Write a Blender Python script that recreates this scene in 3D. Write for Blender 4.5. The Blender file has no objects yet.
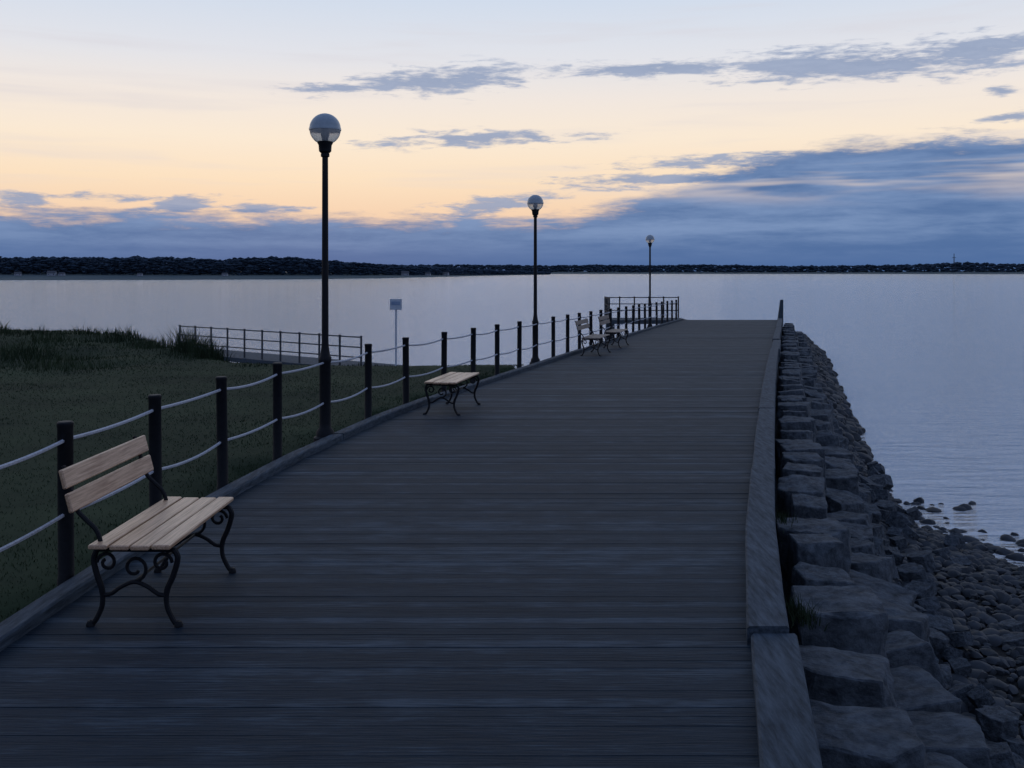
import bpy, bmesh, math, random
import numpy as np
from mathutils import Vector, Matrix, noise as mnoise
random.seed(7); rng=np.random.default_rng(7)
scene=bpy.context.scene
col=scene.collection
# ------------------------------------------------------------------ layout
CAMZ=1.92; WZ=-2.0
FY=[-6,2,4.8,6.15,7.48,8.76,10.1,11.4,12.9,14.4,16,25,39.5,48.5,60]
FX=[-3.1,-2.9,-2.80,-2.74,-2.67,-2.54,-2.36,-2.13,-1.86,-1.53,-1.1,1.38,5.41,8.1,11.4]
CY=[-6,3.86,5.35,7.14,11.36,20.5,48.5,60]
CX=[-1.2,.94,1.257,1.67,2.76,5.2,12.9,16.1]
def fen(y): return float(np.interp(y,FY,FX))
def cur(y): return float(np.interp(y,CY,CX))
def dz(y): return -0.0125*math.log(1+math.exp(min(50,(y-12)*1.0)))
END=48.6
def s2l(c):
    c/=255.0
    return c/12.92 if c<=0.04045 else ((c+0.055)/1.055)**2.4
def srgb(r,g,b): return (s2l(r),s2l(g),s2l(b),1)
def smooth(a,b,x):
    t=max(0,min(1,(x-a)/(b-a))); return t*t*(3-2*t)
# ------------------------------------------------------------------ mesh builder
class MB:
    def __init__(s): s.v=[]; s.f=[]; s.m=[]
    def add(s,v,f,m=0):
        o=len(s.v); s.v+= [tuple(p) for p in v]; s.f+=[tuple(i+o for i in q) for q in f]; s.m+=[m]*len(f)
    def box(s,a,b,m=0,M=None):
        x0,y0,z0=a; x1,y1,z1=b
        v=[Vector(p) for p in((x0,y0,z0),(x1,y0,z0),(x1,y1,z0),(x0,y1,z0),(x0,y0,z1),(x1,y0,z1),(x1,y1,z1),(x0,y1,z1))]
        if M is not None: v=[M@p for p in v]
        s.add(v,[(0,3,2,1),(4,5,6,7),(0,1,5,4),(1,2,6,5),(2,3,7,6),(3,0,4,7)],m)
    def hexa(s,v,m=0):
        s.add(v,[(0,3,2,1),(4,5,6,7),(0,1,5,4),(1,2,6,5),(2,3,7,6),(3,0,4,7)],m)
    def tube(s,pts,r,n=8,m=0):
        pts=[Vector(p) for p in pts]; N=len(pts)
        rs=r if isinstance(r,(list,tuple)) else [r]*N
        t0=(pts[1]-pts[0]).normalized()
        up=Vector((0,0,1)) if abs(t0.z)<.9 else Vector((1,0,0))
        nrm=(up-t0*up.dot(t0)).normalized(); v=[];f=[]
        for i,p in enumerate(pts):
            t=(pts[min(i+1,N-1)]-pts[max(i-1,0)]).normalized()
            nrm=(nrm-t*nrm.dot(t)).normalized(); b=t.cross(nrm)
            for k in range(n):
                a=2*math.pi*k/n; v.append(p+(nrm*math.cos(a)+b*math.sin(a))*rs[i])
        for i in range(N-1):
            for k in range(n):
                k2=(k+1)%n; f.append((i*n+k,i*n+k2,(i+1)*n+k2,(i+1)*n+k))
        f.append(tuple(range(n))[::-1]); f.append(tuple((N-1)*n+k for k in range(n)))
        s.add(v,f,m)
    def lathe(s,prof,n=20,c=(0,0,0),m=0):
        v=[];f=[]
        for r,z in prof:
            for k in range(n):
                a=2*math.pi*k/n; v.append((c[0]+r*math.cos(a),c[1]+r*math.sin(a),c[2]+z))
        for i in range(len(prof)-1):
            for k in range(n):
                k2=(k+1)%n; f.append((i*n+k,i*n+k2,(i+1)*n+k2,(i+1)*n+k))
        f.append(tuple(range(n))[::-1]); f.append(tuple((len(prof)-1)*n+k for k in range(n)))
        s.add(v,f,m)
    def mesh(s,name,mats,smooth_=False,bevel=0):
        me=bpy.data.meshes.new(name); me.from_pydata(s.v,[],s.f)
        for mt in mats: me.materials.append(mt)
        me.polygons.foreach_set("material_index",s.m)
        if bevel:
            bm=bmesh.new(); bm.from_mesh(me)
            bmesh.ops.bevel(bm,geom=[e for e in bm.edges if len(e.link_faces)==2 and e.calc_face_angle(0)>.6],offset=bevel,segments=1,affect='EDGES')
            bm.to_mesh(me); bm.free()
        if smooth_: 
            me.shade_smooth()
            try: me.set_sharp_from_angle(angle=math.radians(40))
            except Exception: pass
        me.update(); return me
def obj(name,me,parent=None,loc=(0,0,0),rot=(0,0,0)):
    o=bpy.data.objects.new(name,me); col.objects.link(o); o.location=loc; o.rotation_euler=rot
    if parent: o.parent=parent
    return o
def info(o,label=None,cat=None,group=None,kind=None):
    if label:o["label"]=label
    if cat:o["category"]=cat
    if group:o["group"]=group
    if kind:o["kind"]=kind
# ------------------------------------------------------------------ materials
def mat(name,c1,c2,scale=5,rough=.7,bump=.3,bdist=.01,stretch=(1,1,1),metal=0,detail=6,spec=.5,coords='Object',lo=.32,hi=.68):
    m=bpy.data.materials.new(name); m.use_nodes=True; nt=m.node_tree; N=nt.nodes; L=nt.links
    b=N['Principled BSDF']; tc=N.new('ShaderNodeTexCoord'); mp=N.new('ShaderNodeMapping')
    mp.inputs['Scale'].default_value=stretch; L.new(tc.outputs[coords],mp.inputs[0])
    n=N.new('ShaderNodeTexNoise'); n.inputs['Scale'].default_value=scale; n.inputs['Detail'].default_value=detail; n.inputs['Roughness'].default_value=.65
    L.new(mp.outputs[0],n.inputs['Vector'])
    r=N.new('ShaderNodeValToRGB'); r.color_ramp.elements[0].position=lo; r.color_ramp.elements[1].position=hi
    r.color_ramp.elements[0].color=(*c1,1); r.color_ramp.elements[1].color=(*c2,1)
    L.new(n.outputs[0],r.inputs[0]); L.new(r.outputs[0],b.inputs['Base Color'])
    b.inputs['Roughness'].default_value=rough; b.inputs['Metallic'].default_value=metal; b.inputs['Specular IOR Level'].default_value=spec
    if bump:
        bp=N.new('ShaderNodeBump'); bp.inputs['Strength'].default_value=bump; bp.inputs['Distance'].default_value=bdist
        L.new(n.outputs[0],bp.inputs['Height']); L.new(bp.outputs[0],b.inputs['Normal'])
    return m
M_iron=mat('black_iron',(.005,.006,.008),(.011,.012,.015),30,.6,.2,.002,spec=.22)
M_wood=mat('bench_wood',(.33,.18,.095),(.74,.49,.31),12,.36,.25,.002,stretch=(9,.3,7),detail=4,spec=.5)
M_wood2=mat('aged_bench_wood',(.10,.075,.06),(.22,.17,.14),14,.6,.25,.002,stretch=(6,.5,6),detail=4)
M_rope=mat('pale_rope',(.30,.31,.35),(.5,.51,.55),60,.6,.5,.004,detail=3)
M_curb=mat('weathered_timber',(.018,.027,.036),(.080,.103,.128),9,.8,.7,.012,stretch=(4,.5,4),detail=8,spec=.2)
M_rock=mat('dark_granite',(.020,.025,.031),(.115,.13,.147),5,.85,.9,.035,detail=8,spec=.25)
M_pebble=mat('wet_cobble',(.012,.015,.018),(.050,.056,.065),3,.7,.3,.01,detail=4,spec=.35)
M_grav=mat('gravel',(.005,.005,.006),(.016,.017,.018),9,.85,.8,.03,detail=7,spec=.2)
M_grass=mat('lawn',(.014,.023,.013),(.040,.056,.028),.45,.95,.5,.03,detail=9,spec=.1)
M_blade=mat('grass_blades',(.016,.027,.014),(.048,.066,.031),.35,.85,0,.01,detail=5,spec=.1)
M_grey=mat('galvanised_rail',(.03,.034,.04),(.06,.066,.075),20,.5,.1,.002,detail=3)
M_tree=mat('distant_wood',(.035,.055,.082),(.050,.072,.10),.05,.95,0,.01,spec=.05,detail=2)  # aerial haze painted into the tree albedo, bluish and lightened
M_land=mat('distant_shore',(.085,.115,.125),(.13,.155,.15),.02,.95,0,.01,spec=.05,detail=3)  # pale land tone with distance haze mixed into its colour
M_hwall=mat('house_wall',(.26,.27,.3),(.4,.41,.44),.5,.8,0,.01,detail=2)
M_hroof=mat('house_roof',(.04,.045,.055),(.07,.07,.08),.5,.8,0,.01,detail=2)
M_sign=mat('sign_white',(.46,.51,.58),(.56,.61,.68),12,.5,0,.01,detail=2)
M_blue=mat('sign_blue',(.22,.30,.44),(.28,.36,.5),12,.5,0,.01,detail=2)
M_cap=mat('lamp_cap',(.26,.31,.35),(.36,.41,.45),9,.3,0,.01,detail=3)
M_glass=bpy.data.materials.new('frosted_globe'); M_glass.use_nodes=True
b=M_glass.node_tree.nodes['Principled BSDF']; b.inputs['Base Color'].default_value=(.72,.70,.68,1); b.inputs['Roughness'].default_value=.3
b.inputs['Transmission Weight'].default_value=.55; b.inputs['IOR'].default_value=1.12
# deck
M_deck=bpy.data.materials.new('deck_planks'); M_deck.use_nodes=True
nt=M_deck.node_tree; N=nt.nodes; L=nt.links; b=N['Principled BSDF']
PW=.088
geo=N.new('ShaderNodeNewGeometry'); sx=N.new('ShaderNodeSeparateXYZ'); L.new(geo.outputs['Position'],sx.inputs[0])
def mth(nt,op,a,b_=None,c=None,clamp=False):
    n=nt.nodes.new('ShaderNodeMath'); n.operation=op; n.use_clamp=clamp
    for i,x in enumerate((a,b_,c)):
        if x is None: continue
        if isinstance(x,(int,float)): n.inputs[i].default_value=x
        else: nt.links.new(x,n.inputs[i])
    return n.outputs[0]
fl=mth(nt,'FLOOR',mth(nt,'DIVIDE',sx.outputs[1],PW))
wn=N.new('ShaderNodeTexWhiteNoise'); wn.noise_dimensions='1D'; L.new(fl,wn.inputs['W'])
def stretched(sc,scale,det=6,w=None):
    mp=N.new('ShaderNodeMapping'); mp.inputs['Scale'].default_value=sc; L.new(geo.outputs['Position'],mp.inputs[0])
    if w is not None:
        cb=N.new('ShaderNodeCombineXYZ'); L.new(w,cb.inputs[0]); L.new(cb.outputs[0],mp.inputs['Location'])
    n=N.new('ShaderNodeTexNoise'); n.inputs['Scale'].default_value=scale; n.inputs['Detail'].default_value=det; n.inputs['Roughness'].default_value=.6
    L.new(mp.outputs[0],n.inputs['Vector']); return n.outputs[0]
wofs=mth(nt,'MULTIPLY',wn.outputs[0],40)
grain=stretched((1.3,18,1),3.4,7,wofs)
wide=stretched((.25,1.1,1),1.3,3)
blot=stretched((1,1.6,1),2.6,6)
v=mth(nt,'ADD',mth(nt,'MULTIPLY',wn.outputs[0],.24),mth(nt,'ADD',mth(nt,'MULTIPLY',grain,.66),mth(nt,'ADD',mth(nt,'MULTIPLY',wide,.16),mth(nt,'MULTIPLY',blot,.46))))
r=N.new('ShaderNodeValToRGB'); e=r.color_ramp.elements
e[0].position=.48; e[0].color=(.0055,.0095,.0155,1); e[1].position=1.02; e[1].color=(.060,.083,.107,1)
x=e.new(.78); x.color=(.0155,.0250,.0365,1)
L.new(v,r.inputs[0]); L.new(r.outputs[0],b.inputs['Base Color'])
b.inputs['Roughness'].default_value=.70; b.inputs['Specular IOR Level'].default_value=.2; b.inputs['Specular Tint'].default_value=(.42,.72,1,1)
bp=N.new('ShaderNodeBump'); bp.inputs['Strength'].default_value=.7; bp.inputs['Distance'].default_value=.008
L.new(grain,bp.inputs['Height']); L.new(bp.outputs[0],b.inputs['Normal'])
# water
M_water=bpy.data.materials.new('lake_water'); M_water.use_nodes=True
nt=M_water.node_tree; N=nt.nodes; L=nt.links; b=N['Principled BSDF']
geo=N.new('ShaderNodeNewGeometry')
b.inputs['Base Color'].default_value=(.84,.83,.81,1); b.inputs['Metallic'].default_value=.8; b.inputs['IOR'].default_value=1.5; b.inputs['Roughness'].default_value=.08
n1=stretched((.5,2.0,1),1.4,6); n2=stretched((.06,.2,1),1.0,3)
h=mth(nt,'ADD',mth(nt,'MULTIPLY',n1,2.4),mth(nt,'MULTIPLY',n2,2.0))
bp=N.new('ShaderNodeBump'); bp.inputs['Strength'].default_value=1; bp.inputs['Distance'].default_value=.27
L.new(h,bp.inputs['Height']); L.new(bp.outputs[0],b.inputs['Normal'])
# ------------------------------------------------------------------ world
w=bpy.data.worlds.new("World"); scene.world=w; w.use_nodes=True
try: w.cycles.sampling_method='MANUAL'; w.cycles.sample_map_resolution=256
except Exception: pass
nt=w.node_tree; N=nt.nodes; L=nt.links; bg=N['Background']
tc=N.new('ShaderNodeTexCoord'); sp=N.new('ShaderNodeSeparateXYZ'); L.new(tc.outputs['Generated'],sp.inputs[0])
X,Y,Z=sp.outputs
m=lambda *a,**k: mth(nt,*a,**k)
az=m('ARCTAN2',X,Y); hor=m('SQRT',m('ADD',m('MULTIPLY',X,X),m('ADD',m('MULTIPLY',Y,Y),1e-6)))
el=m('DIVIDE',Z,hor)      # tan(elevation)
def ramp(inp,stops):
    r=N.new('ShaderNodeValToRGB'); el_=r.color_ramp.elements
    el_[0].position=stops[0][0]; el_[0].color=stops[0][1]; el_[1].position=stops[-1][0]; el_[1].color=stops[-1][1]
    for p,c in stops[1:-1]:
        q=el_.new(p); q.color=c
    L.new(inp,r.inputs[0]); return r.outputs[0]
def mixc(f,a,b_):
    n=N.new('ShaderNodeMix'); n.data_type='RGBA'
    if isinstance(f,(int,float)): n.inputs[0].default_value=f
    else: L.new(f,n.inputs[0])
    for i,x in((6,a),(7,b_)):
        if isinstance(x,tuple): n.inputs[i].default_value=x
        else: L.new(x,n.inputs[i])
    return n.outputs[2]
e1=m('DIVIDE',el,1.2,clamp=True)
K=1/1.2
clear_w=ramp(e1,[(0,srgb(232,192,170)),(.055*K,srgb(245,210,178)),(.09*K,srgb(251,225,194)),(.13*K,srgb(250,233,212)),(.17*K,srgb(241,231,223)),(.21*K,srgb(226,227,233)),(.27*K,srgb(209,220,236)),(.45*K,srgb(180,194,214)),(1,srgb(108,135,183))])
clear_c=ramp(e1,[(0,srgb(115,130,165)),(.1*K,srgb(135,145,178)),(.3*K,srgb(125,145,185)),(1,srgb(100,128,178))])
caz=m('COSINE',m('ADD',az,.1))
f_c=m('SUBTRACT',1,m('MULTIPLY',m('ADD',m('MULTIPLY',caz,1.0),.1),1.1,clamp=True))
clear=mixc(f_c,clear_w,clear_c)
def cn(sa,se,scale,det,off=0,rough=.6):
    cb=N.new('ShaderNodeCombineXYZ'); L.new(m('MULTIPLY',az,sa),cb.inputs[0]); L.new(m('MULTIPLY',el,se),cb.inputs[1]); cb.inputs[2].default_value=off
    n=N.new('ShaderNodeTexNoise'); n.inputs['Scale'].default_value=scale; n.inputs['Detail'].default_value=det; n.inputs['Roughness'].default_value=rough; n.inputs['Distortion'].default_value=.25
    L.new(cb.outputs[0],n.inputs['Vector']); return n.outputs[0]
nA=cn(10,64,1,6,3.1,.63); nB=cn(3,40,1,3,9.7); nC=cn(36,170,1,4,1.3,.62)
def sstep(x,a,b_):
    n=N.new('ShaderNodeMapRange'); n.interpolation_type='SMOOTHSTEP'; L.new(x,n.inputs[0])
    n.inputs[1].default_value=a; n.inputs[2].default_value=b_; return n.outputs[0]
edge=m('ADD',.053,m('MULTIPLY',sstep(az,.02,.33),.068))
wig=m('ADD',m('MULTIPLY',m('SUBTRACT',nA,.5),.046),m('MULTIPLY',m('SUBTRACT',nC,.5),.018))
low=sstep(m('SUBTRACT',m('ADD',edge,wig),el),-.009,.011)
gaps=m('MULTIPLY',sstep(nB,.50,.66),m('MULTIPLY',sstep(el,.058,.085),.5))
low=m('SUBTRACT',low,m('MULTIPLY',low,gaps))
def blob(px,py,wx,wy,slope=0,amp=1):
    a=math.atan((px-512)/1000); t=(271-py)/1000*math.cos(a); sa=wx/1000*math.cos(a)**2; sb=wy/1000
    q1=m('MULTIPLY_ADD',az,1/sa,-a/sa)
    q2=m('MULTIPLY_ADD',el,1/sb,-t/sb)
    if slope: q2=m('MULTIPLY_ADD',q1,-slope*sa/sb,q2)
    q=m('MULTIPLY_ADD',q1,q1,m('MULTIPLY',q2,q2))
    return m('MULTIPLY',m('EXPONENT',m('MULTIPLY',q,-1)),amp)
bl=[blob(440,80,110,16,.05,1.1),blob(335,88,60,9,.05,.95),blob(870,62,170,21,.0,1.15),blob(980,48,90,16,0,1.0),blob(650,68,110,9,.0,1.05),blob(480,139,125,9,.03,1.05),
    blob(1010,117,40,6,0,1),blob(1000,91,20,5,0,1.0),blob(25,198,36,8,0,1.1),blob(182,203,42,9,.15,1.15),blob(100,197,90,6,0,.98),blob(490,207,70,11,.1,1.0),blob(650,180,110,9,.03,1.0),blob(780,160,170,9,.03,1.1),blob(270,207,60,6,0,1),blob(960,143,90,8,0,.9)]
s=bl[0]
for q in bl[1:]: s=m('MAXIMUM',s,q)
st=sstep(m('ADD',s,m('ADD',m('MULTIPLY',m('SUBTRACT',nA,.5),2.2),m('MULTIPLY',m('SUBTRACT',nC,.5),1.9))),.34,1.0)
st=m('MULTIPLY',st,sstep(s,.02,.35))
veil=m('MULTIPLY',sstep(nB,.46,.75),m('MULTIPLY',sstep(el,.04,.1),.4))
ccol=mixc(m('ADD',m('MULTIPLY',nA,.5),m('MULTIPLY',nC,.5)),srgb(96,122,164),srgb(174,186,210))
ccol=mixc(f_c,ccol,srgb(88,102,130))
lowc=mixc(sstep(m('ADD',m('MULTIPLY',nA,.45),m('ADD',m('MULTIPLY',nB,.45),m('MULTIPLY',nC,.1))),.36,.64),srgb(84,114,160),srgb(122,147,187))
lowc=mixc(sstep(el,.045,.0),lowc,srgb(76,107,156))
lowc=mixc(f_c,lowc,srgb(72,92,130))
skyc=mixc(veil,clear,srgb(215,210,216))
skyc=mixc(m('MULTIPLY',st,.9),skyc,ccol)
skyc=mixc(low,skyc,lowc)
nish=N.new('ShaderNodeTexSky'); nish.sky_type='NISHITA'; nish.sun_disc=False; nish.sun_elevation=math.radians(3); nish.sun_rotation=math.radians(-12)
add=N.new('ShaderNodeVectorMath'); add.operation='MULTIPLY_ADD'; L.new(nish.outputs[0],add.inputs[0]); add.inputs[1].default_value=(.0006,.0006,.0006); L.new(skyc,add.inputs[2])
L.new(add.outputs[0],bg.inputs[0]); bg.inputs[1].default_value=1.0
sun=bpy.data.lights.new('sun','SUN'); sun.energy=.05; sun.angle=math.radians(50); sun.color=(1,.85,.68)
so=obj('sun',sun); so.rotation_euler=Vector((math.sin(math.radians(-12)),math.cos(math.radians(-12)),math.tan(math.radians(9)))).to_track_quat('Z','Y').to_euler()
# ------------------------------------------------------------------ terrain
def yedge(x): return float(np.interp(x,[-60,-20,-14,-10,-8,-6,4],[36,34,31.5,28,25,22.3,21]))
def shore(y): return 1.72+min(3.5,max(0,(15.7-y)/6*3.0))
def ground(x,y):
    C=cur(y)+.25; F=fen(y)
    if y>END+.3:
        dd=y-END; extra=-min(3.5,dd*.8)
    else: extra=0
    if x>C:
        d=x-C; sd=shore(y)
        z=float(np.interp(d,[0,.5,.95,1.35,max(sd,1.6),max(sd,1.6)+2.5,sd+14],[-.7,-1.0,-1.35,-1.7,WZ,WZ-(.5 if y<18 else 1.2),-5]))
        return max(-5,z+extra)
    if x>F-.05: return dz(y)-.35+extra
    d=F-x
    e=y-yedge(x)+.8*mnoise.noise(Vector((x*.3,y*.3,0)))
    lawn=-.05+.07*mnoise.noise(Vector((x*.25,y*.25,3)))*min(1,d)
    lawn+=.26*math.exp(-((x+15)/6)**2-((y-28)/5)**2)-.10*smooth(3,12,-x-8)*smooth(12,24,y)
    lawn+=.10*mnoise.noise(Vector((x*.6,y*.6,8)))*smooth(5,9,-x)*smooth(15,22,y)
    lawn=lawn*(1-smooth(-1,4.5,e))+(-3.0)*smooth(-1,4.5,e) if e<4.5 else -3-min(2,(e-4.5)*.15)
    cause=dz(y)-.35-d*1.1+extra
    return max(lawn,cause,-5)
def axis(a,b,st,out):
    m_=list(np.arange(a,b+1e-6,st)); return [-v_ for v_ in reversed(out) if -v_<a]+m_+[v_ for v_ in out if v_>b]
xs=axis(-46,26,.4,[60,90,150,300,800,2500,7000]); ys=axis(-6,62,.4,[20,60,90,150,300,800,2500,7000])
tv=[];tf=[];tm=[]
for y in ys:
    for x in xs:
        z=ground(x,min(y,300)) if abs(x)<301 and y<301 else -5
        if y>200 or abs(x)>200: z=-5
        tv.append((x,y,z))
nx=len(xs)
for j in range(len(ys)-1):
    for i in range(nx-1):
        a=j*nx+i; tf.append((a,a+1,a+nx+1,a+nx))
        cx=(xs[i]+xs[i+1])/2; cy=(ys[j]+ys[j+1])/2
        tm.append(0 if cx<fen(cy)+.1 and tv[a][2]>-.9 else 1)
me=bpy.data.meshes.new('ground'); me.from_pydata(tv,[],tf); me.materials.append(M_grass); me.materials.append(M_grav)
me.polygons.foreach_set('material_index',tm); me.shade_smooth()
g=obj('ground',me); info(g,kind='structure')
mb=MB(); mb.add([(-7000,-300,WZ),(7000,-300,WZ),(7000,7000,WZ),(-7000,7000,WZ)],[(0,1,2,3)])
wo=obj('water',mb.mesh('water',[M_water])); info(wo,kind='structure')
# ------------------------------------------------------------------ deck
mb=MB(); y=-3.0; k=math.ceil(y/PW)
while k*PW<END:
    gp=random.uniform(.0005,.0013)
    if random.random()<.05: gp=.0024
    y0=k*PW+gp; y1=(k+1)*PW-gp; j=random.uniform(-.0015,.0015); t=random.uniform(-.0012,.0012)
    zz=dz(y0)+j
    l0=fen(y0)+.05; l1=fen(y1)+.05; r0=cur(y0)+.1; r1=cur(y1)+.1
    mb.hexa([(l0,y0,zz-.05),(r0,y0,zz-.05),(r1,y1,zz-.05),(l1,y1,zz-.05),(l0,y0,zz+t),(r0,y0,zz-t),(r1,y1,zz-t),(l1,y1,zz+t)])
    k+=1
dk=obj('boardwalk',mb.mesh('boardwalk',[M_deck])); info(dk,kind='structure')
def kerb(fn,off0,off1,h,name,joints,jit):
    mb=MB()
    for ji,(y,y1) in enumerate(zip(joints[:-1],joints[1:])):
        jz,jx,wd=jit[ji%len(jit)]
        n=14; yy=[y+.008+(y1-y-.016)*i/n for i in range(n+1)]
        v=[];f=[]
        for q in yy:
            wv=.006*mnoise.noise(Vector((q*2,off0,1)))
            ch=.012
            a=fn(q)+off0+jx+wv; b_=fn(q)+off1+jx+wd-wv; zb=dz(q)-.28; zt=dz(q)+h+jz+wv
            v+=[(a,q,zb),(a,q,zt-ch),(a+ch,q,zt),(b_-ch,q,zt),(b_,q,zt-ch),(b_,q,zb)]
        for i in range(n):
            for k_ in range(6):
                k2=(k_+1)%6; f.append((i*6+k_,(i+1)*6+k_,(i+1)*6+k2,i*6+k2))
        f.append(tuple(range(6))); f.append(tuple(n*6+k_ for k_ in reversed(range(6))))
        mb.add(v,f)
    o=obj(name,mb.mesh(name,[M_curb])); info(o,kind='structure'); return o
kerb(cur,0,.215,.09,'kerb',[-3,.9,5.12,9.3,13.5,17.7,21.9,26.1,30.3,34.5,38.7,42.9,END],[(-.01,0,.0),(-.022,.015,.02),(.01,-.004,0),(.0,.004,0),(.006,-.003,0),(-.004,.003,.0)])
kerb(fen,.07,.21,.07,'kerb.001',[-3,.6,4.2,7.8,11.4,15,18.6,22.2,25.8,29.4,33,36.6,40.2,43.8,END],[(0,0,0),(.006,.004,0),(-.005,-.003,0)])
mb=MB(); x0=cur(END)
z0=dz(END)
mb.hexa([(x0-.02,END,z0-.3),(x0+.26,END,z0-.3),(x0+.26,END+.22,z0-.3),(x0-.02,END+.22,z0-.3),(x0+.14,END+.02,z0+.98),(x0+.27,END+.02,z0+.98),(x0+.27,END+.16,z0+.98),(x0+.14,END+.16,z0+.98)])
mo=obj('mooring_post',mb.mesh('mooring_post',[M_curb],bevel=.015)); info(mo,'weathered grey timber post at the pier end','post')
# ------------------------------------------------------------------ rope fence
fence=bpy.data.objects.new('rope_fence',None); col.objects.link(fence); fence.location=(fen(6.15),6.15,dz(6.15))
info(fence,'black post fence with two pale ropes beside the boardwalk','fence')
FO=fence.location.copy()
mb=MB()
mb.lathe([(.052,-.25),(.052,.03),(.047,.04),(.046,.96),(.049,.965),(.049,.988),(.042,.996),(.0,.998)],14)
post_me=mb.mesh('post',[M_iron],True)
posts=[2.1,3.45,4.8,6.15,7.48,8.76,10.1,11.4,12.9,14.4,16,17.5,19,20.5,22,23.5,25]
q=26.5
while q<48.7: posts.append(q); q+=1.5
lampY=[11.4,22,40.0]
for py in posts:
    if min(abs(py-l) for l in lampY)<.05: continue
    obj('post',post_me,fence,Vector((fen(py)+random.uniform(-.01,.01),py,dz(py)-.0))-FO,(random.uniform(-.014,.014),random.uniform(-.014,.014),random.random()))
for a,b_ in zip(posts[:-1],posts[1:]):
    for h,sag in((.885,.028),(.43,.034)):
        sg=sag*random.uniform(.4,1.4)
        A=Vector((fen(a),a,dz(a)+h)); B=Vector((fen(b_),b_,dz(b_)+h)); pts=[]
        for i in range(13):
            t=i/12; p=A.lerp(B,t); p.z-=sg*4*t*(1-t); pts.append(p-A)
        mb=MB(); mb.tube(pts,.0125,6)
        obj('rope',mb.mesh('rope',[M_rope],True),fence,A-FO)
# ------------------------------------------------------------------ lamps
mb=MB(); mb.lathe([(.13,-.25),(.13,.03),(.105,.05),(.10,.10),(.072,.14),(.064,.2),(.064,.88),(.072,.90),(.072,.94),(.058,.96),(.046,1.05)],20); base_me=mb.mesh('base',[M_iron],True)
mb=MB(); mb.lathe([(.046,1.03),(.040,1.1),(.034,3.22),(.05,3.23),(.05,3.26),(.04,3.27)],16); pole_me=mb.mesh('pole',[M_iron],True)
mb=MB(); mb.lathe([(.04,3.26),(.07,3.29),(.075,3.36),(.09,3.385),(.09,3.40),(.07,3.41)],20); fit_me=mb.mesh('fitter',[M_iron],True)
R=.176; cz=3.54
lo=[(R*math.cos(t),cz+R*math.sin(t)) for t in np.linspace(math.radians(-54),0,9)]
mb=MB(); mb.lathe(lo,28); globe_me=mb.mesh('globe',[M_glass],True)
up=[(R*1.03,cz-.012),(R*1.04,cz+.006)]+[(R*1.01*math.cos(t),cz+.006+R*1.0*math.sin(t)) for t in np.linspace(.06,math.pi/2-.02,10)]
mb=MB(); mb.lathe(up,28); cap_me=mb.mesh('lamp_cap',[M_cap],True)
mb=MB(); mb.lathe([(.02,3.40),(.03,3.43),(.045,3.48),(.04,3.52),(.01,3.535)],14); bulb_me=mb.mesh('bulb',[M_sign],True)
for l in lampY:
    e_=bpy.data.objects.new('street_lamp',None); col.objects.link(e_); e_.location=(fen(l)-(.04 if l>20 else 0),l,dz(l))
    info(e_,'tall black globe lamp post standing in the fence line','street lamp','lamp posts along the boardwalk')
    for nme,me_ in(('base',base_me),('pole',pole_me),('fitter',fit_me),('globe',globe_me),('lamp_cap',cap_me),('bulb',bulb_me)): obj(nme,me_,e_)
# ------------------------------------------------------------------ benches
def catmull(P,n=6):
    P=[Vector(p) for p in P]; out=[]
    for i in range(len(P)-1):
        p0=P[max(i-1,0)];p1=P[i];p2=P[i+1];p3=P[min(i+2,len(P)-1)]
        for k in range(n):
            t=k/n; out.append(.5*((2*p1)+(p2-p0)*t+(2*p0-5*p1+4*p2-p3)*t*t+(3*p1-p0-3*p2+p3)*t**3))
    out.append(P[-1]); return out
def legframe(back):
    mb=MB(); T=lambda P,r=.014:mb.tube(catmull([(a,0,c) for a,c in P]),r,8)
    T([(.215,.415),(.235,.37),(.212,.28),(.178,.20),(.175,.12),(.20,.055),(.225,.018),(.245,.022)],[.0165]*20+[.0145]*23)
    T([(-.205,.415),(-.222,.36),(-.205,.28),(-.178,.20),(-.175,.12),(-.20,.055),(-.225,.018),(-.245,.022)],[.0165]*20+[.0145]*23)
    mb.tube([(-.215,0,.415),(.225,0,.415)],.013,8)
    T([(-.178,.17),(-.13,.175),(-.07,.215),(0,.24),(.07,.215),(.13,.175),(.178,.17)],.012)
    def spiral(cx,cz_,r0,a0,turns,dirn,w=.010):
        P=[]
        for i in range(20):
            t=i/19; a=a0+dirn*turns*2*math.pi*t; r_=r0*(1-.65*t); P.append((cx+r_*math.cos(a),0,cz_+r_*math.sin(a)))
        mb.tube(P,w,6)
    spiral(.150,.345,.055,0,1.15,1); spiral(-.150,.345,.055,math.pi,1.15,-1)
    spiral(.0,.315,.072,-math.pi/2,1.15,1)
    for sx_ in(.24,-.24): mb.lathe([(.024,0),(.024,.012),(.015,.03)],10,(sx_,0,0))
    if back:
        T([(-.205,.41),(-.185,.45),(-.21,.52),(-.265,.575),(-.315,.63),(-.345,.72),(-.375,.82),(-.39,.865)],.013)
    return mb.mesh('leg',[M_iron],True)
leg_b=legframe(True); leg_n=legframe(False)
def slat(mb,x0,x1,z,ln,th=.026,M=None):
    mb.box((x0,-ln/2,z),(x1,ln/2,z+th),0,M)
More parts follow.
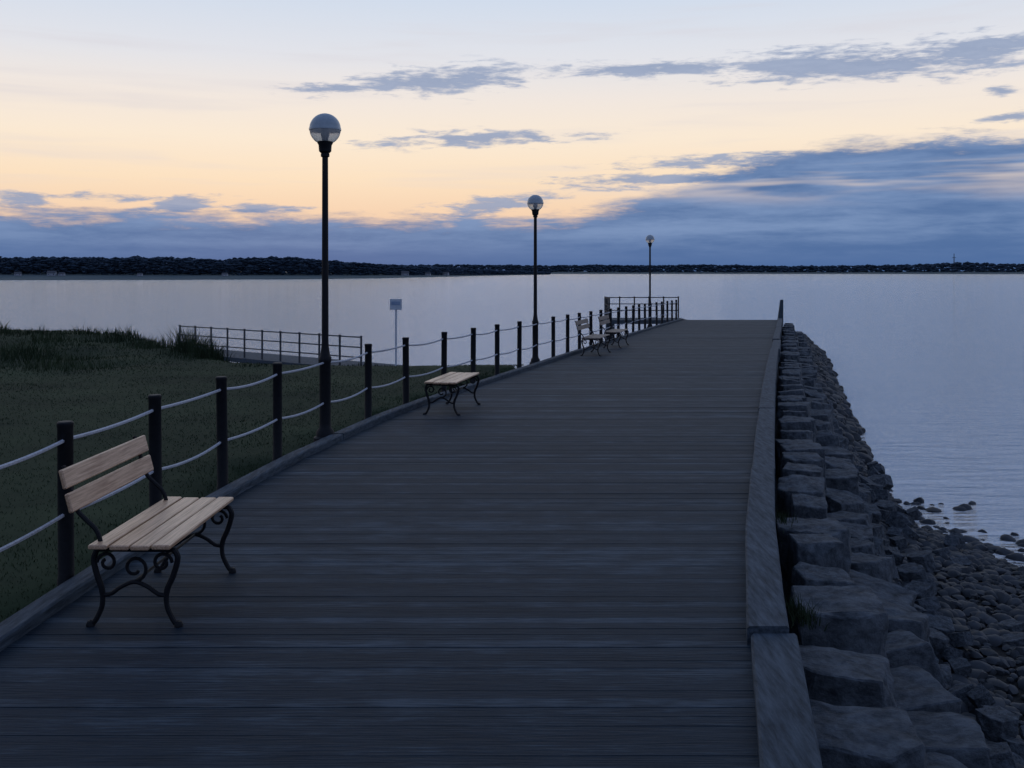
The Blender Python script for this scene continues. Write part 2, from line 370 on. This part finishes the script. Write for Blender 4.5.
def bench(x,y,rot,ln,back,label,wm=None):
    wm=wm or M_wood
    e_=bpy.data.objects.new('park_bench',None); col.objects.link(e_); e_.location=(x,y,dz(y)); e_.rotation_euler=(0,0,rot)
    info(e_,label,'bench','benches along the boardwalk')
    mb=MB()
    for i in range(4):
        a=-.22+i*.113; slat(mb,a,a+.10+random.uniform(-.002,.002),.43+ (.004 if i in(0,3) else 0),ln+random.uniform(-.008,.008))
    obj('seat',mb.mesh('seat',[wm],bevel=.006),e_)
    for yy in(-ln/2+.08,ln/2-.1): obj('leg',leg_b if back else leg_n,e_,(0,yy,0))
    mb=MB(); mb.tube([(0,-ln/2+.08,.24),(0,ln/2-.1,.24)],.008,8); obj('brace',mb.mesh('brace',[M_iron],True),e_)
    if back:
        mb=MB(); A=math.atan2(.045,.175)
        for z0 in(.625,.752):
            cxx=-.322-(z0-.625)*.26
            M=Matrix.Translation((cxx,0,z0))@Matrix.Rotation(-A,4,'Y')
            mb.box((0,-ln/2,0),(.024,ln/2,.105),0,M)
        obj('backrest',mb.mesh('backrest',[wm],bevel=.006),e_)
    return e_
bench(-2.03,5.90,-.02,1.15,True,'wooden slatted bench with scrolled black iron legs and backrest')
bench(-.83,14.05,-.2,1.35,False,'low backless slatted bench with scrolled iron legs')
bench(2.10,25.0,-.27,1.5,True,'slatted wooden bench with backrest beside the fence near lamp',M_wood2)
bench(2.92,28.0,-.27,1.5,True,'slatted wooden bench with backrest beside the fence',M_wood2)
# ------------------------------------------------------------------ boulders
def rock_mesh(seed,slab=True):
    r=random.Random(seed); bm=bmesh.new()
    for sx_ in(-1,1):
        for sy in(-1,1):
            for sz in(-1,1):
                if r.random()<.3:
                    for ax in range(2):
                        p=[sx_,sy,sz]; p[ax]*=r.uniform(.3,.7); bm.verts.new([c*.5*r.uniform(.92,1.0) for c in p])
                else: bm.verts.new((sx_*.5*r.uniform(.76,1.02),sy*.5*r.uniform(.76,1.02),sz*.5*r.uniform(.93,1.0)))
    for i in range(3):
        a=r.random()*6.28; bm.verts.new((math.cos(a)*.56,math.sin(a)*.56,r.uniform(-.3,.3)))
    res=bmesh.ops.convex_hull(bm,input=bm.verts)
    bmesh.ops.delete(bm,geom=[g_ for g_ in res['geom_interior'] if isinstance(g_,bmesh.types.BMVert)],context='VERTS')
    bmesh.ops.dissolve_limit(bm,angle_limit=.1,verts=bm.verts,edges=bm.edges)
    bmesh.ops.bevel(bm,geom=list(bm.edges),offset=.018,segments=1,affect='EDGES')
    for k_ in range(3):
        bmesh.ops.triangulate(bm,faces=bm.faces)
        bmesh.ops.subdivide_edges(bm,edges=[e for e in bm.edges if e.calc_length()>.085],cuts=1)
    bmesh.ops.triangulate(bm,faces=bm.faces)
    for v in bm.verts:
        c_=v.co+Vector((seed*3.1,0,0))
        n_=mnoise.noise(c_*2.5)*.04+mnoise.noise(c_*7)*.03+abs(mnoise.noise(c_*15))*.02
        v.co+=v.co.normalized()*n_
    me=bpy.data.meshes.new('boulder'); bm.to_mesh(me); bm.free(); me.materials.append(M_rock)
    me.shade_smooth()
    try: me.set_sharp_from_angle(angle=math.radians(20))
    except Exception: pass
    return me
RM=[rock_mesh(i) for i in range(18)]
cnt=0
def boulder(x,y,z,s,lab,grp,tilt=.06,rz=.16):
    global cnt
    o=obj('boulder',random.choice(RM),None,(x,y,z),(random.gauss(0,tilt),random.gauss(0,tilt)+.04,random.choice((0,1.57,3.14,4.71))-.26+random.gauss(0,rz)))
    o.scale=s; info(o,lab,'boulder',grp); cnt+=1
LB=('squared grey armour stone beside the timber kerb','large grey armour stone on the sloping bank','rough grey boulder low on the bank')
GR='stones of the rock bank'
for row,(off,zt,sz,gf,ym,ti,rz) in enumerate(((.25,-.12,.44,1.55,48.4,.035,.12),(.68,-.55,.46,1.30,48.4,.10,.3),(1.02,-1.05,.30,1.10,24,.25,.8))):
    y=2.2+row*.3
    while y<ym:
        s=sz*random.uniform(.8,1.2)
        sx_=s*random.uniform(.98,1.12); sy=s*random.uniform(.9,1.12); h=s*random.uniform(.85,1.1)
        if row==1 and y<8: sx_*=1.2
        yy=y+sy/2; px=cur(yy)+.25+off+random.uniform(-.03,.06)
        boulder(px,yy,dz(yy)+zt-h/2+random.uniform(-.08,.03)*(1 if row==0 else 1.8),(sx_,sy,h),LB[row],GR,ti,rz)
        y+=sy*gf*random.uniform(.93,1.12)
y=3.2
while y<20 and cnt<275:
    s=random.uniform(.15,.30); y+=s*.9
    boulder(cur(y)+.25+1.4+random.uniform(-.12,.4),y,-1.6+random.uniform(-.08,.05),(s,s,s*.75),LB[2],GR,.35,2)
while cnt<290:
    y=random.uniform(5,16); s=random.uniform(.15,.26); boulder(cur(y)+.25+random.uniform(1.8,2.6),y,-1.8,(s,s*1.1,s*.8),LB[2],GR,.4,2)
print('boulders',cnt)
small=[]
for i in range(10):
    bm=bmesh.new(); bmesh.ops.create_icosphere(bm,subdivisions=2,radius=.5)
    pl=[(Vector((random.gauss(0,1),random.gauss(0,1),random.gauss(0,1))).normalized(),random.uniform(.33,.43)) for _ in range(9)]
    for v in bm.verts:
        for n_,d_0 in pl:
            q=v.co.dot(n_)
            if q>d_0: v.co-=n_*(q-d_0)
        v.co.z*=.72
    bm.verts.ensure_lookup_table()
    small.append((np.array([v.co[:] for v in bm.verts])*1.1,np.array([[v.index for v in f.verts] for f in bm.faces]))); bm.free()
VV=[];FF=[];o_=0
def addrock(x,y,z,s):
    global o_
    v,f=random.choice(small); a=random.random()*6.28; c,s_=math.cos(a),math.sin(a)
    R_=np.array([[c,-s_,0],[s_,c,0],[0,0,1]]); sc=np.array([s*random.uniform(.8,1.3),s*random.uniform(.7,1.1),s*random.uniform(.7,1.1)])
    VV.append((v*sc)@R_.T+np.array([x,y,z])); FF.append(f+o_); o_+=len(v)
for i in range(9500):
    y=4+random.random()**1.5*26; sd=shore(y); d=random.uniform(1.0,sd+ .25); x=cur(y)+.25+d
    s=random.choice((.05,.07,.08,.10,.12,.15,.20)) if d>1.8 else random.choice((.09,.14,.18,.24)) 
    addrock(x,y,ground(x,y)+s*.15,s)
for i in range(1100):
    y=random.uniform(3,END); d=random.uniform(.4,1.5); x=cur(y)+.25+d; s=random.uniform(.12,.26)
    addrock(x,y,ground(x,y)+s*.2,s)
for i in range(800):
    y=random.uniform(20,END); d=random.uniform(.9,1.85); x=cur(y)+.25+d; s=random.uniform(.22,.45)
    addrock(x,y,ground(x,y)+s*.25,s)
for i in range(240):
    y=random.uniform(9,17); d=shore(y)+random.expovariate(1.8); x=cur(y)+.25+d; s=random.choice((.07,.09,.12,.15,.26))
    if d>shore(y)+1.9: continue
    addrock(x,y,WZ-.01,s)
me=bpy.data.meshes.new('cobbles'); me.from_pydata(np.concatenate(VV).tolist(),[],np.concatenate(FF).tolist()); me.materials.append(M_pebble); me.shade_smooth()
try: me.set_sharp_from_angle(angle=math.radians(32))
except Exception: pass
co=obj('cobbles',me); info(co,'loose dark wet cobbles along the waterline','cobbles',kind='stuff')
# ------------------------------------------------------------------ grass blades
def blades(name,P,H,W,matr,lean=.35):
    n=len(P); ang=rng.random(n)*2*np.pi; dx=np.cos(ang)*W; dy=np.sin(ang)*W
    la=rng.random(n)*2*np.pi; lx=np.cos(la)*H*lean*rng.random(n); ly=np.sin(la)*H*lean*rng.random(n)
    V=np.zeros((n,5,3))
    V[:,0]=P; V[:,1]=P; V[:,0,0]-=dx; V[:,0,1]-=dy; V[:,1,0]+=dx; V[:,1,1]+=dy
    mid=P.copy(); mid[:,2]+=H*.55; mid[:,0]+=lx*.35; mid[:,1]+=ly*.35
    V[:,2]=mid; V[:,3]=mid; V[:,2,0]+=dx*.7; V[:,2,1]+=dy*.7; V[:,3,0]-=dx*.7; V[:,3,1]-=dy*.7
    V[:,4]=P; V[:,4,2]+=H; V[:,4,0]+=lx; V[:,4,1]+=ly
    V=V.reshape(-1,3); me=bpy.data.meshes.new(name)
    base=np.arange(n)*5
    F4=np.stack([base,base+1,base+2,base+3],1); F3=np.stack([base+3,base+2,base+4],1)
    loops=np.concatenate([F4,F3],1).reshape(-1)
    me.vertices.add(len(V)); me.vertices.foreach_set('co',V.reshape(-1))
    me.loops.add(len(loops)); me.loops.foreach_set('vertex_index',loops)
    me.polygons.add(2*n); st_=np.zeros(2*n,int); st_[0::2]=base//5*7; st_[1::2]=base//5*7+4
    me.polygons.foreach_set('loop_start',st_)
    me.update(calc_edges=True); me.materials.append(matr); me.validate()
    return obj(name,me)
P=[];H=[];W=[]
while len(P)<115000:
    u=random.random(); y=3+u**1.15*30; x=fen(min(y,40))-.04-random.random()**1.15*(5+y*.75)
    e=y-yedge(x)
    if e>2.5: continue
    z=ground(x,y)
    if z<-1.0: continue
    nn=mnoise.noise(Vector((x*.8,y*.8,5)))
    tall=smooth(0,4,-x-6.5)*smooth(16,23,y)
    cl=smooth(-.05,.4,mnoise.noise(Vector((x*.4,y*.4,11)))+.5*mnoise.noise(Vector((x*1.3,y*1.3,4))))
    h=.012+.018*random.random()+.025*max(0,nn)+tall*(.05+.34*cl)*random.random()
    if e>-2: h+=.14*random.random()*cl
    P.append((x,y,z-.008)); H.append(h); W.append(.0022+.00022*y*(1+.5*random.random()))
go=blades('grass',np.array(P),np.array(H),np.array(W),M_blade,.9); info(go,'dark grass lawn beside the boardwalk','grass',kind='stuff')
P=[];H=[];W=[]
for cx_,cy_,n,hh,rr in [(cur(6.3)-.01,6.3,60,.06,.12),(cur(5.75)+.29,5.75,220,.12,.09),(cur(5.5)-.02,5.5,40,.05,.1),(cur(8)+.27,8,80,.1,.1),(-7.0,23.2,420,.62,.45),(-7.8,24.2,350,.7,.45),(cur(7.6)-.02,7.6,40,.04,.2)]:
    for i in range(n):
        x=cx_+random.gauss(0,rr*.5); y=cy_+random.gauss(0,rr)
        z=-.06 if abs(x-cur(y))<1 else ground(x,y)
        P.append((x,y,z-.02)); H.append(hh*random.uniform(.4,1)); W.append(.003 if y<12 else .008)
we=blades('weeds',np.array(P),np.array(H),np.array(W),M_blade,.8); info(we,'green weeds growing in the gaps along the kerb','weeds',kind='stuff')
# ------------------------------------------------------------------ dock with pipe railing
def railing(name,pts,zb,h,rails,label,sp=1.5,post_r=.035,rr=.022,mt=M_grey):
    e_=bpy.data.objects.new(name,None); col.objects.link(e_); O=Vector((pts[0][0],pts[0][1],zb)); e_.location=O
    info(e_,label,'railing')
    for (a,b_) in zip(pts[:-1],pts[1:]):
        A=Vector((*a,zb)); B=Vector((*b_,zb)); n=max(1,round((B-A).length/sp))
        for i in range(n+ (1 if b_ is pts[-1] else 0)):
            mb=MB(); mb.lathe([(post_r,0),(post_r,h),(post_r*1.3,h+.01),(post_r*1.2,h+.03)],10)
            obj('post',mb.mesh('post',[mt],True),e_,A.lerp(B,i/n)-O)
        for z in rails:
            mb=MB(); mb.tube([Vector((0,0,z)),B-A+Vector((0,0,z))],rr,8); obj('rail',mb.mesh('rail',[mt],True),e_,A-O)
    return e_
dockz=-1.15
mb=MB()
mb.hexa([(-12.8,37.8,dockz-.15),(-4.6,31.2,dockz-.15),(-3.5,32.6,dockz-.15),(-11.6,39.3,dockz-.15),(-12.8,37.8,dockz),(-4.6,31.2,dockz),(-3.5,32.6,dockz),(-11.6,39.3,dockz)])
for xx,yy in((-12.2,37.9),(-9.5,35.6),(-6.6,33.2),(-4.7,31.9),(-6.5,34.4)): mb.lathe([(.12,-4.2),(.12,dockz-.15)],10,(xx,yy,0))
d_=obj('dock',mb.mesh('dock',[M_curb])); info(d_,'low timber landing stage on piles at the lawn edge','dock')
railing('dock_railing',[(-12.6,37.95),(-4.75,31.5)],dockz,1.0,(.98,.66,.34),'long grey pipe railing edging the low landing stage',1.0)
zz=dz(49)
mb=MB()
mb.box((4.6,48.7,zz-.2),(8.6,51.2,zz-.01)); 
for xx in(4.9,8.2):
    for yy in(48.9,51): mb.lathe([(.12,-4.5),(.12,zz-.2)],10,(xx,yy,0))
d2=obj('platform',mb.mesh('platform',[M_curb])); info(d2,'small timber viewing platform at the pier end','platform')
railing('platform_railing',[(4.75,48.8),(4.75,51.1),(8.5,51.1)],zz,1.05,(1.03,.7,.37),'dark metal railing round the end platform',.75,.035,.022,mt=M_iron)
# ------------------------------------------------------------------ sign
se=bpy.data.objects.new('sign',None); col.objects.link(se); sx0,sy0=-2.9,25.0; se.location=(sx0,sy0,ground(sx0,sy0)-.05)
info(se,'small white and blue notice on a slim post','sign')
Hs=1.92-.028*25-se.location.z
mb=MB(); mb.lathe([(.025,0),(.025,Hs-.01)],10); obj('post',mb.mesh('post',[M_sign],True),se)
mb=MB(); mb.box((-.15,-.045,Hs-.27),(.15,-.030,Hs)); obj('panel',mb.mesh('panel',[M_sign],bevel=.003),se)
mb=MB(); mb.box((-.11,-.052,Hs-.15),(.11,-.046,Hs-.06)); obj('emblem',mb.mesh('emblem',[M_blue]),se)
# ------------------------------------------------------------------ far shore
def shore_land(name,prof,depth):
    mb=MB(); n=len(prof); v=[]
    for px,D,hh in prof:
        x=(px-512)/1000*D
        k2=(D+depth)/D
        v+=[(x,D,WZ-2),(x,D+2,WZ+.3),(x*(D+depth*.3)/D,D+depth*.3,WZ+hh*.75),(x*k2,D+depth,WZ+hh*1.2)]
    f=[]
    for i in range(n-1):
        for k_ in range(3): f.append((i*4+k_,(i+1)*4+k_,(i+1)*4+k_+1,i*4+k_+1))
    mb.add(v,f); o=obj(name,mb.mesh(name,[M_land],True)); info(o,kind='structure'); return o
near=[(-700,420,3.6),(-300,420,3.6),(0,430,3.2),(150,440,2.8),(300,470,2.4),(380,540,1.9),(430,640,1.3),(470,760,.8),(505,900,.5),(550,1060,.2)]
far=[(300,1500,3),(420,1400,3),(560,1300,3),(700,1300,2.5),(850,1300,2.5),(950,1250,3),(1100,1200,3),(1500,1200,4),(1900,1200,4)]
shore_land('hill',near,160); shore_land('hill.001',far,300)
def woods(name,prof,hts,n,depth,sz,label):
    octv=np.array([(1,0,0),(-1,0,0),(0,1,0),(0,-1,0),(0,0,1),(0,0,-1),(.6,.6,.4),(-.6,.5,.5),(.5,-.6,.5),(-.6,-.6,.4)],float)
    bm=bmesh.new(); [bm.verts.new(v) for v in octv]; bmesh.ops.convex_hull(bm,input=bm.verts); bm.verts.index_update()
    bv=np.array([v.co[:] for v in bm.verts]); bf=np.array([[v.index for v in f.verts] for f in bm.faces if len(f.verts)==3]); bm.free()
    px_=[p[0] for p in prof]; D_=[p[1] for p in prof]; g_=[p[2] for p in prof]
    V=[];F=[];o=0
    for i in range(n):
        px=random.uniform(px_[0],px_[-1]); D=np.interp(px,px_,D_)+depth*random.uniform(.28,.85); gz=np.interp(px,px_,g_)
        H_=np.interp(px,[a for a,_ in hts],[b for _,b in hts]); 
        H_*=.92+.20*mnoise.noise(Vector((px*.012,0,2)))+.09*mnoise.noise(Vector((px*.07,0,7)))
        x=(px-512)/1000*D; t=random.random()**.8
        s=sz*random.uniform(.4,1.2)
        V.append(bv*(rng.random((len(bv),1))*.6+.7)*np.array([s*1.7,s,s*random.uniform(.5,.8)])+np.array([x,D,WZ+gz*.75+t*H_])); F.append(bf+o); o+=len(bv)
    me=bpy.data.meshes.new(name); me.from_pydata(np.concatenate(V).tolist(),[],np.concatenate(F).tolist()); me.materials.append(M_tree)
    oo=obj(name,me); info(oo,label,'woods',kind='stuff'); return oo
woods('woods',near,[(-700,8.9),(0,8.9),(250,9.4),(330,8.6),(380,7.0),(430,6.0),(480,4.8),(520,4.0),(550,3)],26000,150,1.0,'dark wooded shore across the water')
woods('woods.001',far,[(300,12),(560,11),(700,10.5),(850,10),(950,12),(1200,13),(1900,13)],12000,280,2.2,'low dark treeline on the far shore')
mbw=MB(); mbw.box((-4,-3,0),(4,3,3)); mbw.add([(-4,-3,3),(-4,3,3),(-4,0,5)],[(0,1,2)]); mbw.add([(4,-3,3),(4,3,3),(4,0,5)],[(0,2,1)]); hw=mbw.mesh('wall',[M_hwall])
mbr=MB(); mbr.hexa([(-4.4,-3.4,2.8),(4.4,-3.4,2.8),(4.4,0,5.0),(-4.4,0,5.0),(-4.4,-3.4,3.0),(4.4,-3.4,3.0),(4.4,0,5.25),(-4.4,0,5.25)]); mbr.hexa([(-4.4,0,5.0),(4.4,0,5.0),(4.4,3.4,2.8),(-4.4,3.4,2.8),(-4.4,0,5.25),(4.4,0,5.25),(4.4,3.4,3.0),(-4.4,3.4,3.0)]); hr=mbr.mesh('roof',[M_hroof])
mbw=MB(); [mbw.box((a,-3.03,1),(a+1,-3.0,2.2)) for a in(-3,1.8)]; hwi=mbw.mesh('window',[M_hroof])
for px,k_ in[(18,.5),(52,.65),(62,.45),(140,.4),(225,.45),(405,.8),(428,.6),(446,.7)]:
    D=float(np.interp(px,[p[0] for p in near],[p[1] for p in near]))+32; gz=float(np.interp(px,[p[0] for p in near],[p[2] for p in near]))
    e_=bpy.data.objects.new('house',None); col.objects.link(e_); e_.location=((px-512)/1000*D,D,WZ+.2+gz*.48); e_.scale=(k_*.7,)*3; e_.rotation_euler=(0,0,random.uniform(-.4,.4))
    info(e_,'small pale gabled house on the wooded far shore','house','houses on the far shore')
    obj('wall',hw,e_); obj('roof',hr,e_); obj('window',hwi,e_)
mb=MB(); D=1380; mb.lathe([(.9,0),(.5,26)],6); mb.box((-2.5,-.3,20),(2.5,.3,20.6))
ma=obj('radio_mast',mb.mesh('radio_mast',[M_grey]),None,((954-512)/1000*D,D,WZ+2)); info(ma,'thin mast rising above the far treeline','mast')
# ------------------------------------------------------------------ camera
cam=bpy.data.cameras.new('camera'); cam.sensor_width=36; cam.lens=35.16; cam.shift_y=-113/1024; cam.clip_end=20000; cam.clip_start=.05
c=obj('camera',cam,None,(0,0,CAMZ),(math.pi/2,0,0)); scene.camera=c
scene.view_settings.view_transform='Standard'; scene.view_settings.look='None'; scene.view_settings.exposure=0
